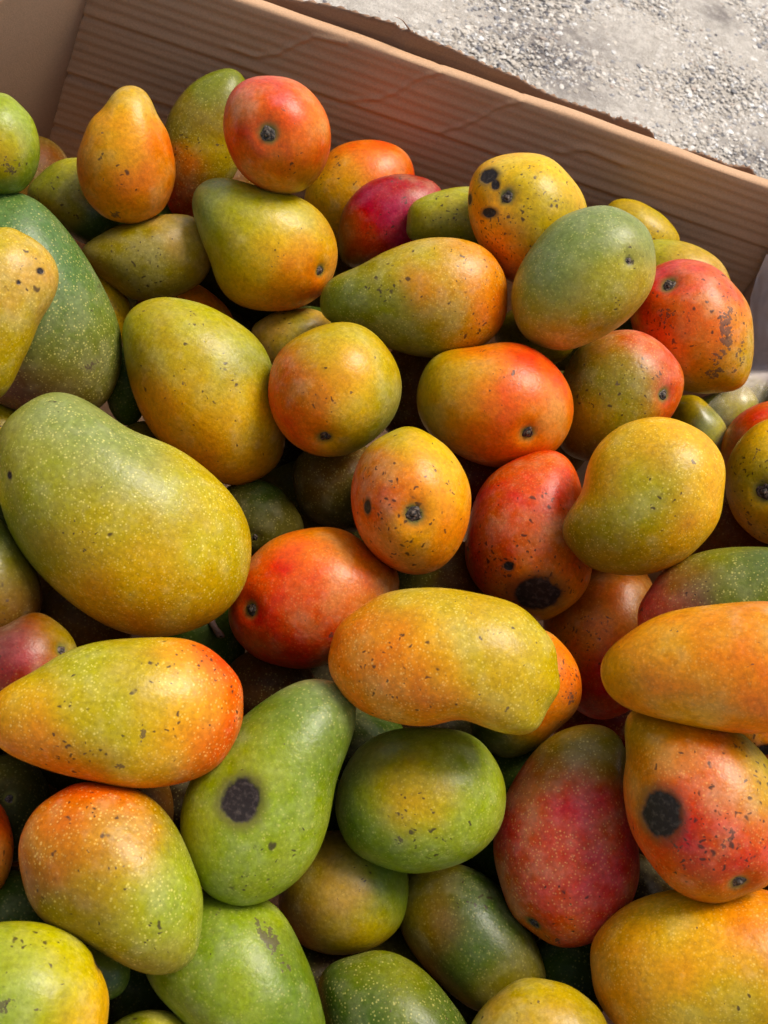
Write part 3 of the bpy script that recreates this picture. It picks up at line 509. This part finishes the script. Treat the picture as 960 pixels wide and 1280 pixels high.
# ------------------------------------------------------------------ fruit placement: each outline gets a real depth, resting on what lies below
GX, GY = np.meshgrid(np.arange(-190, 1250, 6.), np.arange(-60, 1480, 6.))
RAYS = FW + ((GX - 480) / FPX)[..., None] * RT - ((GY - 640) / FPX)[..., None] * UP
RAYS /= np.linalg.norm(RAYS, axis=-1, keepdims=True)
def catmull(P, k=6):
    n = len(P); out = []
    for i in range(n):
        a, b, c, d = P[i - 1], P[i], P[(i + 1) % n], P[(i + 2) % n]
        for j in range(k):
            t = j / k; out.append(0.5 * (2 * b + (c - a) * t + (2 * a - 5 * b + 4 * c - d) * t * t + (3 * b - a - 3 * c + d) * t ** 3))
    return np.array(out)
NH = 10
def prepare(m_):
    P = catmull(m_['pts'])
    c = P.mean(0)
    for _ in range(2):
        e = ray(*c); e = e / np.linalg.norm(e)
        ex = RT - (RT @ e) * e; ex /= np.linalg.norm(ex); ey = np.cross(ex, e); ey /= np.linalg.norm(ey)
        if ey @ UP > 0: ey = -ey                     # ey points down the picture
        def q_of(x, y):
            d = FW + ((x - 480) / FPX)[..., None] * RT - ((y - 640) / FPX)[..., None] * UP
            d = d / (d @ e)[..., None] - e
            return np.stack([d @ ex, d @ ey], -1)
        Q = q_of(P[:, 0], P[:, 1])
        X, Y = Q[:, 0], Q[:, 1]; X2, Y2 = np.roll(X, -1), np.roll(Y, -1); cr = X * Y2 - X2 * Y; A = cr.sum() / 2
        gx = ((X + X2) * cr).sum() / (6 * A); gy = ((Y + Y2) * cr).sum() / (6 * A)
        c = c + np.array([gx, gy]) * FPX
    Q = Q - 0; X, Y = Q[:, 0], Q[:, 1]; X2, Y2 = np.roll(X, -1), np.roll(Y, -1); cr = X * Y2 - X2 * Y; A = cr.sum() / 2
    xx = ((X * X + X * X2 + X2 * X2) * cr).sum() / (12 * A); yy = ((Y * Y + Y * Y2 + Y2 * Y2) * cr).sum() / (12 * A)
    xy = ((X * Y2 + 2 * X * Y + 2 * X2 * Y2 + X2 * Y) * cr).sum() / (24 * A)
    wv, vv = np.linalg.eigh(np.array([[xx, xy], [xy, yy]]))
    a, b = 2 * math.sqrt(wv[1]), 2 * math.sqrt(wv[0]); u, v = vv[:, 1], vv[:, 0]
    m_.update(e=e, ex=ex, ey=ey, a=a, b=b, u=u, v=v, q_of=q_of)
    Qn = np.stack([Q @ u / a, Q @ v / b], -1); th = np.arctan2(Qn[:, 1], Qn[:, 0]); rr = np.hypot(Qn[:, 0], Qn[:, 1])
    cols = [np.ones_like(th)] + [f(k * th) for k in range(1, NH + 1) for f in (np.cos, np.sin)]
    Am = np.stack(cols, 1); reg = np.diag([0] + [0.004 * k ** 2 for k in range(1, NH + 1) for _ in (0, 1)])
    m_['co'] = np.linalg.solve(Am.T @ Am / len(th) + reg * .03, Am.T @ rr / len(th))
    m_['c'] = b * m_['flat']
def rfit(m_, th, cphi=None):
    co_ = m_['co']; r = np.full(th.shape, co_[0])
    for k in range(1, NH + 1):
        f = 1 if cphi is None else (1 - (1 - cphi ** 2) ** 2) ** (k / 2)
        r = r + f * (co_[2 * k - 1] * np.cos(k * th) + co_[2 * k] * np.sin(k * th))
    if cphi is not None: r = 1 + (r - 1) * 1.0
    return r
def depth_maps(m_):
    cs = RAYS @ m_['e']; q = RAYS / np.maximum(cs, .2)[..., None] - m_['e']
    X, Y = q @ m_['ex'], q @ m_['ey']
    X, Y = (X * m_['u'][0] + Y * m_['u'][1]) / m_['a'], (X * m_['v'][0] + Y * m_['v'][1]) / m_['b']
    rho = np.hypot(X, Y) / rfit(m_, np.arctan2(Y, X))
    h = m_['c'] * np.sqrt(np.clip(1 - rho ** 2, 0, 1)); ins = (rho < 1) & (cs > .3)
    return ins, (1 - h) / cs, (1 + h) / cs
dw = ((ra - CAM) @ nw_) / (RAYS @ nw_); dw = np.where((dw > 0), dw, 9) - 0.004
# left wall as a limit too
nl = np.cross(dl, LT - LB); nl /= np.linalg.norm(nl); dlw = ((LB - CAM) @ nl) / (RAYS @ nl)
hitz = CAM[2] + RAYS[..., 2] * dlw
dlw = np.where((dlw > 0) & (dlw < 1.6) & (GX < 300), dlw, 9) - 0.003
LIM = np.minimum(dw, dlw)
def base_t(m_, z): return (z - CH) / m_['e'][2]
TOL = 0.005
for i, m_ in enumerate(M_):
    prepare(m_); ins, F, B = depth_maps(m_); m_['ins'], m_['F'], m_['B'] = ins, F, B
    t = base_t(m_, m_['base'])
    if ins.any():
        t = min(t, float((LIM[ins] / B[ins]).min()))
    for j in M_[:i]:
        ov = ins & j['ins']
        if ov.any():
            t = min(t, float(((j['t'] * j['F'][ov] + TOL) / B[ov]).min()))
    m_['t'] = t
# settle: fruit underneath comes up snug against what lies on it
for i in range(len(M_) - 2, -1, -1):
    m_ = M_[i]; need = 0.0
    for j in M_[i + 1:]:
        ov = m_['ins'] & j['ins']
        if ov.any(): need = max(need, float(((j['t'] * j['B'][ov] - TOL) / m_['F'][ov]).max()))
    if need > 0 and need < m_['t']:
        lift = 0.075 if m_['base'] <= D else 0.035
        m_['t'] = max(need, m_['t'] - lift)
if True:
    for i, m_ in enumerate(M_):
        ctr = CAM + m_['e'] * m_['t']
        print('M%02d t=%.3f z=%.3f len=%.3f wid=%.3f %s' % (i, m_['t'], ctr[2], 2 * m_['a'] * m_['t'], 2 * m_['b'] * m_['t'], m_['label'][:60]))

# fruit glimpsed in the gaps underneath, each pushed behind what covers it
cover = np.zeros(GX.shape, bool)
for m_ in M_: cover |= m_['ins']
lo = np.full(GX.shape, 0.0)
for m_ in M_:
    lo = np.where(m_['ins'], np.maximum(lo, m_['t'] * m_['B']), lo)
FILL = []
fp = ['dg', 'db', 'br', 'dol']  # dark tones only, with the gap shade worked into the skin colour
vis = (GX >= 0) & (GX <= 960) & (GY >= 90) & (GY <= 1280)
gx0 = 0
for yy in np.arange(150, 1400, 98):
    gx0 ^= 1
    for xx in np.arange(-90, 1100, 118):
        x = xx + gx0 * 56 + random.uniform(-12, 12); y = yy + random.uniform(-10, 10)
        R = random.uniform(66, 80)
        near = np.hypot(GX - x, GY - y) < R * .95
        outside = (x < -30 or x > 990 or y > 1300)
        if outside: continue
        if not outside and not ((near & vis & ~cover).sum() > 6): continue
        if y < 90 + (x - 0) * 0.385 + 60: continue
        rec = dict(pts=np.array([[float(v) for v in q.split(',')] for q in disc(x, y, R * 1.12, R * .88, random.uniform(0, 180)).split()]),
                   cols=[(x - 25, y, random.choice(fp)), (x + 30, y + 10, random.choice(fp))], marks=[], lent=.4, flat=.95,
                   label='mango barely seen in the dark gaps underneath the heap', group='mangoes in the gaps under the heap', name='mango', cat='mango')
        prepare(rec); ins, F, B = depth_maps(rec)
        t = base_t(rec, -0.055)
        t = max(t, float((lo[ins] / F[ins]).max()) - .004)
        if float((LIM[ins] / B[ins]).min()) + .01 < t: continue
        rec['t'] = t
        if not outside:
            for j in sorted(M_, key=lambda q: np.hypot(*(q['pts'].mean(0) - (x, y)))):
                if j['base'] <= D or j.get('used'): continue
                j['used'] = True; wd_ = j['label'].split(',')[0].split()[:11]
                while wd_[-1] in ('the', 'a', 'its', 'with', 'in', 'on', 'at', 'of', 'and', 'to', 'big', 'one', 'by', 'down', 'lower', 'upper', 'left', 'between', 'behind', 'near', 'beneath', 'under', 'below', 'red', 'green', 'out', 'yellow', 'round') and len(wd_) > 3 and wd_[-2] in ('the', 'a', 'its', 'with', 'in', 'on', 'at', 'of', 'and', 'to', 'by', 'between', 'under', 'behind', 'big', 'lower') or wd_[-1] in ('the', 'a', 'its', 'with', 'in', 'on', 'at', 'of', 'and', 'to', 'between', 'under', 'behind'): wd_ = wd_[:-1]
                rec['label'] = 'dark mango deep under the ' + ' '.join(wd_); break
        else: rec['label'] = 'mango at the fringe of the heap, beside the edge of the view'; rec['group'] = 'mangoes round the fringe of the heap'
        FILL.append(rec)
# body of the heap: unseen fruit added behind the top layer to block light
for m_ in [q for q in M_ if q['base'] > D]:
    c_ = m_['pts'].mean(0)
    for sc_, kk in ((0.88, 0),):
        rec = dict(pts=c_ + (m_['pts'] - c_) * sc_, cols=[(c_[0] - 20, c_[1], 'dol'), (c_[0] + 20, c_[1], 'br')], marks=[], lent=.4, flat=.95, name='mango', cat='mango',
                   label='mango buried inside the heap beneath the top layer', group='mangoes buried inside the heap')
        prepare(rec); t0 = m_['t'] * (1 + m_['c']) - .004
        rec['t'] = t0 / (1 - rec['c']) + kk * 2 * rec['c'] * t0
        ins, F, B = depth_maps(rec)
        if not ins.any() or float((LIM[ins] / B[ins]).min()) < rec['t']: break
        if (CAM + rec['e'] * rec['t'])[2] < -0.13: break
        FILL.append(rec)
ring = [(-86, y) for y in range(330, 1400, 106)] + [(1052, y) for y in range(500, 1400, 96)] + [(1150, y) for y in range(520, 1400, 110)] + [(x, 1392) for x in range(30, 1040, 112)]  # unseen fruit past the view, added to stop light entering from the sides
for lay, (zz, sc) in enumerate(((0.06, 1.08), (-0.025, 1.25))):
    for x, y in ring:
        x += random.uniform(-14, 14) + lay * 20 * (1 if x < 0 else (-1 if x > 1000 else 0)); y += random.uniform(-14, 14) + lay * 40
        R = random.uniform(70, 82) * sc
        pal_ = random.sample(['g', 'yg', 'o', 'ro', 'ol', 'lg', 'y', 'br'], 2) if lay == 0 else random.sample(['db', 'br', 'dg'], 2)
        rec = dict(pts=np.array([[float(v) for v in q.split(',')] for q in disc(x, y, R * 1.12, R * .88, random.uniform(0, 180)).split()]),
                   cols=[(x - 25, y, pal_[0]), (x + 30, y + 10, pal_[1])], marks=[], lent=.4, flat=.95, name='mango', cat='mango',
                   label='mango at the fringe of the heap, beside the edge of the view', group='mangoes round the fringe of the heap')
        prepare(rec); ins, F, B = depth_maps(rec)
        t = base_t(rec, zz); t = max(t, float((lo[ins] / F[ins]).max()) - .004) if ins.any() else t
        if ins.any() and float((LIM[ins] / B[ins]).min()) + .01 < t: continue
        rec['t'] = t; FILL.append(rec)
    for rec in FILL[-len(ring):]:
        ins, F, B = depth_maps(rec)
        lo = np.where(ins, np.maximum(lo, rec['t'] * B), lo)
print('fillers', len(FILL))

# ------------------------------------------------------------------ mango meshes
def ico(n):
    bm = bmesh.new(); bmesh.ops.create_icosphere(bm, subdivisions=n, radius=1)
    v = np.array([p.co[:] for p in bm.verts]); f = np.array([[q.index for q in p.verts] for p in bm.faces]); bm.free(); return v, f
ICO = {6: ico(6), 5: ico(5), 4: ico(4)}
def swarp(P, k, seed, n=5):
    r = np.random.default_rng(seed); out = np.zeros(len(P))
    for _ in range(n):
        d = r.standard_normal(3); d /= np.linalg.norm(d); out += np.sin(P @ d * k * r.uniform(.6, 1.5) + r.uniform(0, 6.28))
    return out / n
def surf(m_, th, s):
    """th in plane, s = sin of elevation toward viewer(-)/away(+); returns local xyz (unit t) in ex,ey,e"""
    cphi = np.sqrt(np.clip(1 - s * s, 0, 1)); R = rfit(m_, th, cphi)
    x, y = m_['a'] * R * cphi * np.cos(th), m_['b'] * R * cphi * np.sin(th)
    return x, y, m_['c'] * s * np.where(R > 0, 1, 1)
def front_point(m_, px, py):
    q = m_['q_of'](np.array([px]), np.array([py]))[0]
    X, Y = q @ m_['u'] / m_['a'], q @ m_['v'] / m_['b']; th = math.atan2(Y, X); rad = math.hypot(X, Y)
    best, bs = 9, 0
    for s in np.linspace(0, 1, 60):
        cphi = math.sqrt(1 - s * s); R = float(rfit(m_, np.array([th]), np.array([cphi]))[0])
        if abs(R * cphi - rad) < best: best, bs = abs(R * cphi - rad), s
    x, y, z = surf(m_, np.array([th]), np.array([-bs]))
    X, Y = float(x[0]), float(y[0])
    return np.array([X, Y, float(z[0])])
def build_mango(m_, idx, sub):
    V, F = ICO[sub]
    th = np.arctan2(V[:, 1], V[:, 0])
    x, y, z = surf(m_, th, V[:, 2])
    L = np.stack([x, y, z], 1)                        # along u, v, e (unit distance)
    mr = (m_['a'] * m_['b'] * m_['c']) ** (1 / 3)
    nrm = L / np.array([m_['a'], m_['b'], m_['c']]) ** 2; nrm /= np.linalg.norm(nrm, axis=1)[:, None]
    L = L + nrm * (mr * 0.014 * swarp(L / mr, 2.6, idx * 3 + 1))[:, None] + nrm * (mr * 0.0045 * swarp(L / mr, 8, idx * 3 + 2, 7))[:, None]
    n = len(V); rot = np.full(n, -1.0); spk = np.zeros(n); scf = np.zeros(n); halo = np.zeros(n)
    stems = []
    for kind, a in m_['marks']:
        p = front_point(m_, a[0], a[1]); d = np.linalg.norm(L - p, axis=1) * FPX       # pixels
        if kind == 'rot':
            dx, dy = (L - p)[:, 0], (L - p)[:, 1]
            ux, uy = m_['u']; vx, vy = m_['v']
            px_, py_ = dx * ux + dy * vx, dx * uy + dy * vy                            # back to picture axes
            dd = np.sqrt((px_ * FPX / a[2]) ** 2 + (py_ * FPX / a[3]) ** 2 + ((L - p)[:, 2] * FPX / (1.5 * max(a[2], a[3]))) ** 2)
            rot = np.maximum(rot, 1 - dd)
            L = L - nrm * (0.0022 * np.clip(1 - dd, 0, 1) ** .5 * min(1, a[2] / 25) / 1.0)[:, None]
        elif kind == 'spk': spk = np.maximum(spk, a[3] * np.exp(-(d / a[2]) ** 2))
        elif kind == 'scf':
            ang = radians(a[4]) if len(a) > 4 else 0; asp = a[5] if len(a) > 5 else 1
            dx, dy = (L - p)[:, 0], (L - p)[:, 1]; ux, uy = m_['u']; vx, vy = m_['v']
            px_, py_ = (dx * ux + dy * vx) * FPX, (dx * uy + dy * vy) * FPX
            lx, ly = px_ * cos(ang) + py_ * sin(ang), (-px_ * sin(ang) + py_ * cos(ang)) * asp
            scf = np.maximum(scf, a[3] * np.exp(-(lx ** 2 + ly ** 2 + ((L - p)[:, 2] * FPX) ** 2) / a[2] ** 2))
        elif kind == 'stem':
            r = a[2]; halo = np.maximum(halo, np.exp(-(d / (r * 1.5)) ** 2))
            L = L - nrm * (0.0042 * (r / 9) * np.exp(-(d / (r * 1.7)) ** 2))[:, None]
            j = int(np.argmin(d)); stems.append((j, r, nrm[j]))
    # colours blended between the sampled spots
    W = L + 0.28 * mr * np.stack([swarp(L / mr, 3.2, idx * 7 + k) for k in (1, 2, 3)], 1) + 0.10 * mr * np.stack([swarp(L / mr, 9, idx * 9 + k) for k in (4, 5, 6)], 1)
    num = np.zeros((n, 3)); den = np.zeros(n)
    sg = 0.30 * mr
    mean = np.mean([lin(PAL[c]) for _, _, c in m_['cols']], axis=0)
    num += mean * 1e-4; den += 1e-4
    for px, py, c in m_['cols']:
        p = front_point(m_, px, py); wgt = np.exp(-((W - p) ** 2).sum(1) / (2 * sg * sg)) + 1e-9
        num += wgt[:, None] * lin(PAL[c]); den += wgt
    colr = num / den[:, None] * CMUL
    # to metres and world axes
    t = m_['t']
    ub = m_['u'][0] * m_['ex'] + m_['u'][1] * m_['ey']; vb = m_['v'][0] * m_['ex'] + m_['v'][1] * m_['ey']
    Bm = np.stack([ub, vb, m_['e']]); 
    flip = np.linalg.det(Bm) < 0
    Wd = (L * t) @ Bm
    me = bpy.data.meshes.new(m_['name']); fc = F[:, ::-1] if flip else F
    me.vertices.add(n); me.vertices.foreach_set('co', Wd.astype(np.float32).ravel())
    me.loops.add(len(fc) * 3); me.loops.foreach_set('vertex_index', fc.astype(np.int32).ravel())
    me.polygons.add(len(fc)); me.polygons.foreach_set('loop_start', np.arange(0, len(fc) * 3, 3, dtype=np.int32))
    me.polygons.foreach_set('use_smooth', np.ones(len(fc), bool)); me.update(calc_edges=True)
    for nm, arr in (('rot', rot), ('speck', spk), ('scuff', scf), ('halo', halo), ('lent', np.full(n, m_['lent']))):
        at = me.attributes.new(nm, 'FLOAT', 'POINT'); at.data.foreach_set('value', arr.astype(np.float32))
    ca = me.color_attributes.new('Col', 'FLOAT_COLOR', 'POINT')
    ca.data.foreach_set('color', np.concatenate([colr, np.ones((n, 1))], 1).ravel().astype(np.float32))
    me.materials.append(m_.get('mat', MANGO))
    o = bpy.data.objects.new(m_['name'], me); COL.objects.link(o)
    o.location = Vector(CAM + m_['e'] * t)
    tag(o, m_['label'], m_['cat'], m_['group'])
    for j, r, nn in stems:
        nworld = Vector(nn @ Bm).normalized(); ps = Vector(Wd[j]); rr = r * 0.78 * t / FPX
        build_stem(o, ps, nworld, rr, idx)
    return o
def build_stem(parent, p, n, r, seed):
    rr = random.Random(seed); verts, faces = [], []
    q = n.to_track_quat('Z', 'Y'); K = 14
    prof = [(1.25, -0.20), (1.0, 0.12), (0.72, 0.30), (0.55, 0.22), (0.42, 0.28), (0.34, 0.50), (0.16, 0.56)]
    ph = [rr.uniform(0, 6) for _ in range(3)]
    for i, (a, h) in enumerate(prof):
        for k in range(K):
            t = k * 2 * pi / K; w_ = 1 + (0.16 * sin(3 * t + ph[0]) + 0.12 * sin(5 * t + ph[1]) + rr.uniform(-.08, .08)) * (1 if i < 4 else .5)
            verts.append(p + q @ Vector((a * r * w_ * cos(t), a * r * w_ * sin(t), (h + rr.uniform(-.05, .05)) * r)))
    for i in range(len(prof) - 1):
        for k in range(K):
            a, b = i * K + k, i * K + (k + 1) % K; faces.append((a, b, b + K, a + K))
    verts.append(p + q @ Vector((0, 0, 0.54 * r))); c = len(verts) - 1; b0 = (len(prof) - 1) * K
    for k in range(K): faces.append((b0 + k, b0 + (k + 1) % K, c))
    return link_mesh('stem_scar', verts, faces, STEM, parent)
CMUL = 0.87
def shiny_material():
    m2 = MANGO.copy(); m2.name = 'mango_skin_under_film'
    b = m2.node_tree.nodes['Principled BSDF']; b.inputs['Coat Weight'].default_value = 0.45; b.inputs['Coat Roughness'].default_value = 0.22
    return m2
WET = shiny_material()
SHADED = MANGO.copy(); SHADED.name = 'mango_skin_shaded'; SHADED.node_tree.nodes['Principled BSDF'].inputs['Specular IOR Level'].default_value = 0.06  # same skin with its sheen cut, so fruit in the gaps looks shaded
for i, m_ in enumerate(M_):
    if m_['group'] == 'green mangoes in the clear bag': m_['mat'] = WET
    elif m_['base'] <= D: m_['mat'] = SHADED
    big = m_['a'] * FPX > 60 and m_['base'] > D
    if m_['base'] > D and m_['group'] is None:
        q0 = m_['pts'].mean(0); rr_ = random.Random(i * 17 + 3)
        for _ in range(rr_.randint(2, 5)):
            an, ra_ = rr_.uniform(0, 6.28), rr_.uniform(.1, .75); half = (m_['pts'].max(0) - m_['pts'].min(0)) / 2
            m_['marks'].append(('scf', [q0[0] + half[0] * ra_ * cos(an), q0[1] + half[1] * ra_ * sin(an), rr_.uniform(7, 15), rr_.uniform(.5, .72), rr_.uniform(0, 180), rr_.uniform(2, 6)]))
        an, ra_ = rr_.uniform(0, 6.28), rr_.uniform(.2, .7)
        m_['marks'].append(('spk', [q0[0] + half[0] * ra_ * cos(an), q0[1] + half[1] * ra_ * sin(an), rr_.uniform(14, 30), rr_.uniform(.3, .6)]))
    m_['obj'] = build_mango(m_, i, 6 if big else 5)
for i, m_ in enumerate(FILL):
    m_['mat'] = SHADED
    build_mango(m_, 500 + i, 5 if 'deep under' in m_['label'] else 4)
def find(s): return next(m_ for m_ in M_ if s in m_['label'])
# short broken stalk on the green fruit under the big one
def stalk():
    m_ = find('short pinkish broken stalk'); o = m_['obj']
    p = front_point(m_, 262, 775); ub = m_['u'][0] * m_['ex'] + m_['u'][1] * m_['ey']; vb = m_['v'][0] * m_['ex'] + m_['v'][1] * m_['ey']
    Bm = np.stack([ub, vb, m_['e']]); w0 = (p * m_['t']) @ Bm
    d = ray(267, 784) - ray(258, 770); d = d / np.linalg.norm(d); d = d * .8 - m_['e'] * .6
    verts, faces = [], []
    for i, (u, r) in enumerate([(-.002, .0030), (.002, .0022), (.006, .0019), (.010, .0024), (.0125, .0022), (.0128, .0008)]):
        for k in range(8):
            a = k * pi / 4; verts.append(w0 + d * u + RT * r * cos(a) * (1 + .2 * random.uniform(-1, 1)) + np.cross(d, RT) * r * sin(a))
    for i in range(5):
        for k in range(8): faces.append((i * 8 + k, i * 8 + (k + 1) % 8, i * 8 + 8 + (k + 1) % 8, i * 8 + 8 + k))
    t = NT('broken_stalk'); tc = t.n('ShaderNodeTexCoord'); nd = t.n('ShaderNodeTexNoise', Scale=500.0); t.set(nd, 'Vector', tc.outputs['Object'])
    t.set(t.b, 'Base Color', t.mix(nd.outputs[0], (.22, .09, .05, 1), (.55, .36, .26, 1)))
    link_mesh('stalk', verts, faces, t.m, o)
stalk()

# clear and milky plastic bag at the right edge: a thin crumpled film
def bag():
    t = NT('milky_plastic_film'); tc = t.n('ShaderNodeTexCoord')
    nd = t.n('ShaderNodeTexNoise', Scale=45.0, Detail=4.0); t.set(nd, 'Vector', tc.outputs['Object'])
    t.set(t.b, 'Base Color', (.96, .85, .77, 1)); t.set(t.b, 'Roughness', 0.22)
    t.set(t.b, 'Alpha', t.math('MULTIPLY', t.attr('milk'), t.math('ADD', .75, nd.outputs[0]), True))
    # film outline in the view, hung from rim height down over the green fruit
    rows = [(318, 958, 1010, .85), (345, 946, 1010, .85), (372, 938, 1010, .8), (400, 936, 1015, .8), (430, 932, 1015, .8), (460, 925, 1010, .75), (485, 905, 1000, .2), (510, 880, 990, .05), (540, 850, 960, .04), (570, 842, 930, .04)]
    nrw = np.cross(dq, RTp - RB); nrw /= np.linalg.norm(nrw)
    g14 = find('bruised red'); verts, faces, milk = [], [], []
    ins_all = [m_ for m_ in M_ if m_['group'] == 'green mangoes in the clear bag']
    nv, nu = 90, 50
    for i in range(nv + 1):
        f = i / nv * (len(rows) - 1); k = min(int(f), len(rows) - 2); u_ = f - k
        y, xl, xr, mk = [rows[k][q] * (1 - u_) + rows[k + 1][q] * u_ for q in range(4)]
        for j in range(nu + 1):
            x = xl + (xr - xl) * (j / nu)
            d = ray(x, y); dn = d / np.linalg.norm(d)
            gi, gj = int(round((y + 60) / 6)), int(round((x + 190) / 6))
            lim = LIM[gi, gj] - .006; rw = ((RB - CAM) @ nrw) / (dn @ nrw)
            if rw > 0.3: lim = min(lim, rw - .012)
            zt = (CH + 0.055) / -dn[2]                      # never below the fruit layer
            s = min(lim, zt)
            for m_ in ins_all:
                for a in (-1, 0, 1):
                    for b in (-1, 0, 1):
                        if m_['ins'][gi + a, gj + b]: s = min(s, m_['t'] * m_['F'][gi + a, gj + b] - .002)
            wr = .0022 * noise.noise(Vector((x * .06, y * .035, 1))) + .0016 * noise.noise(Vector((x * .2, y * .09, 5)))
            verts.append(CAM + dn * (s + wr - .002)); milk.append(mk)
    # relax so that the film spans hollows smoothly
    Vt = np.array(verts).reshape(nv + 1, nu + 1, 3)
    for _ in range(4):
        Vt[1:-1, 1:-1] = .5 * Vt[1:-1, 1:-1] + .125 * (Vt[:-2, 1:-1] + Vt[2:, 1:-1] + Vt[1:-1, :-2] + Vt[1:-1, 2:])
    for i in range(nv):
        for j in range(nu):
            a = i * (nu + 1) + j; faces.append((a, a + 1, a + nu + 2, a + nu + 1))
    o = link_mesh('plastic_bag', Vt.reshape(-1, 3), faces, t.m)
    at = o.data.attributes.new('milk', 'FLOAT', 'POINT'); at.data.foreach_set('value', np.array(milk, np.float32))
    tag(o, 'milky translucent plastic bag hanging at the right end of the box, over green fruit', 'plastic bag')
bag()
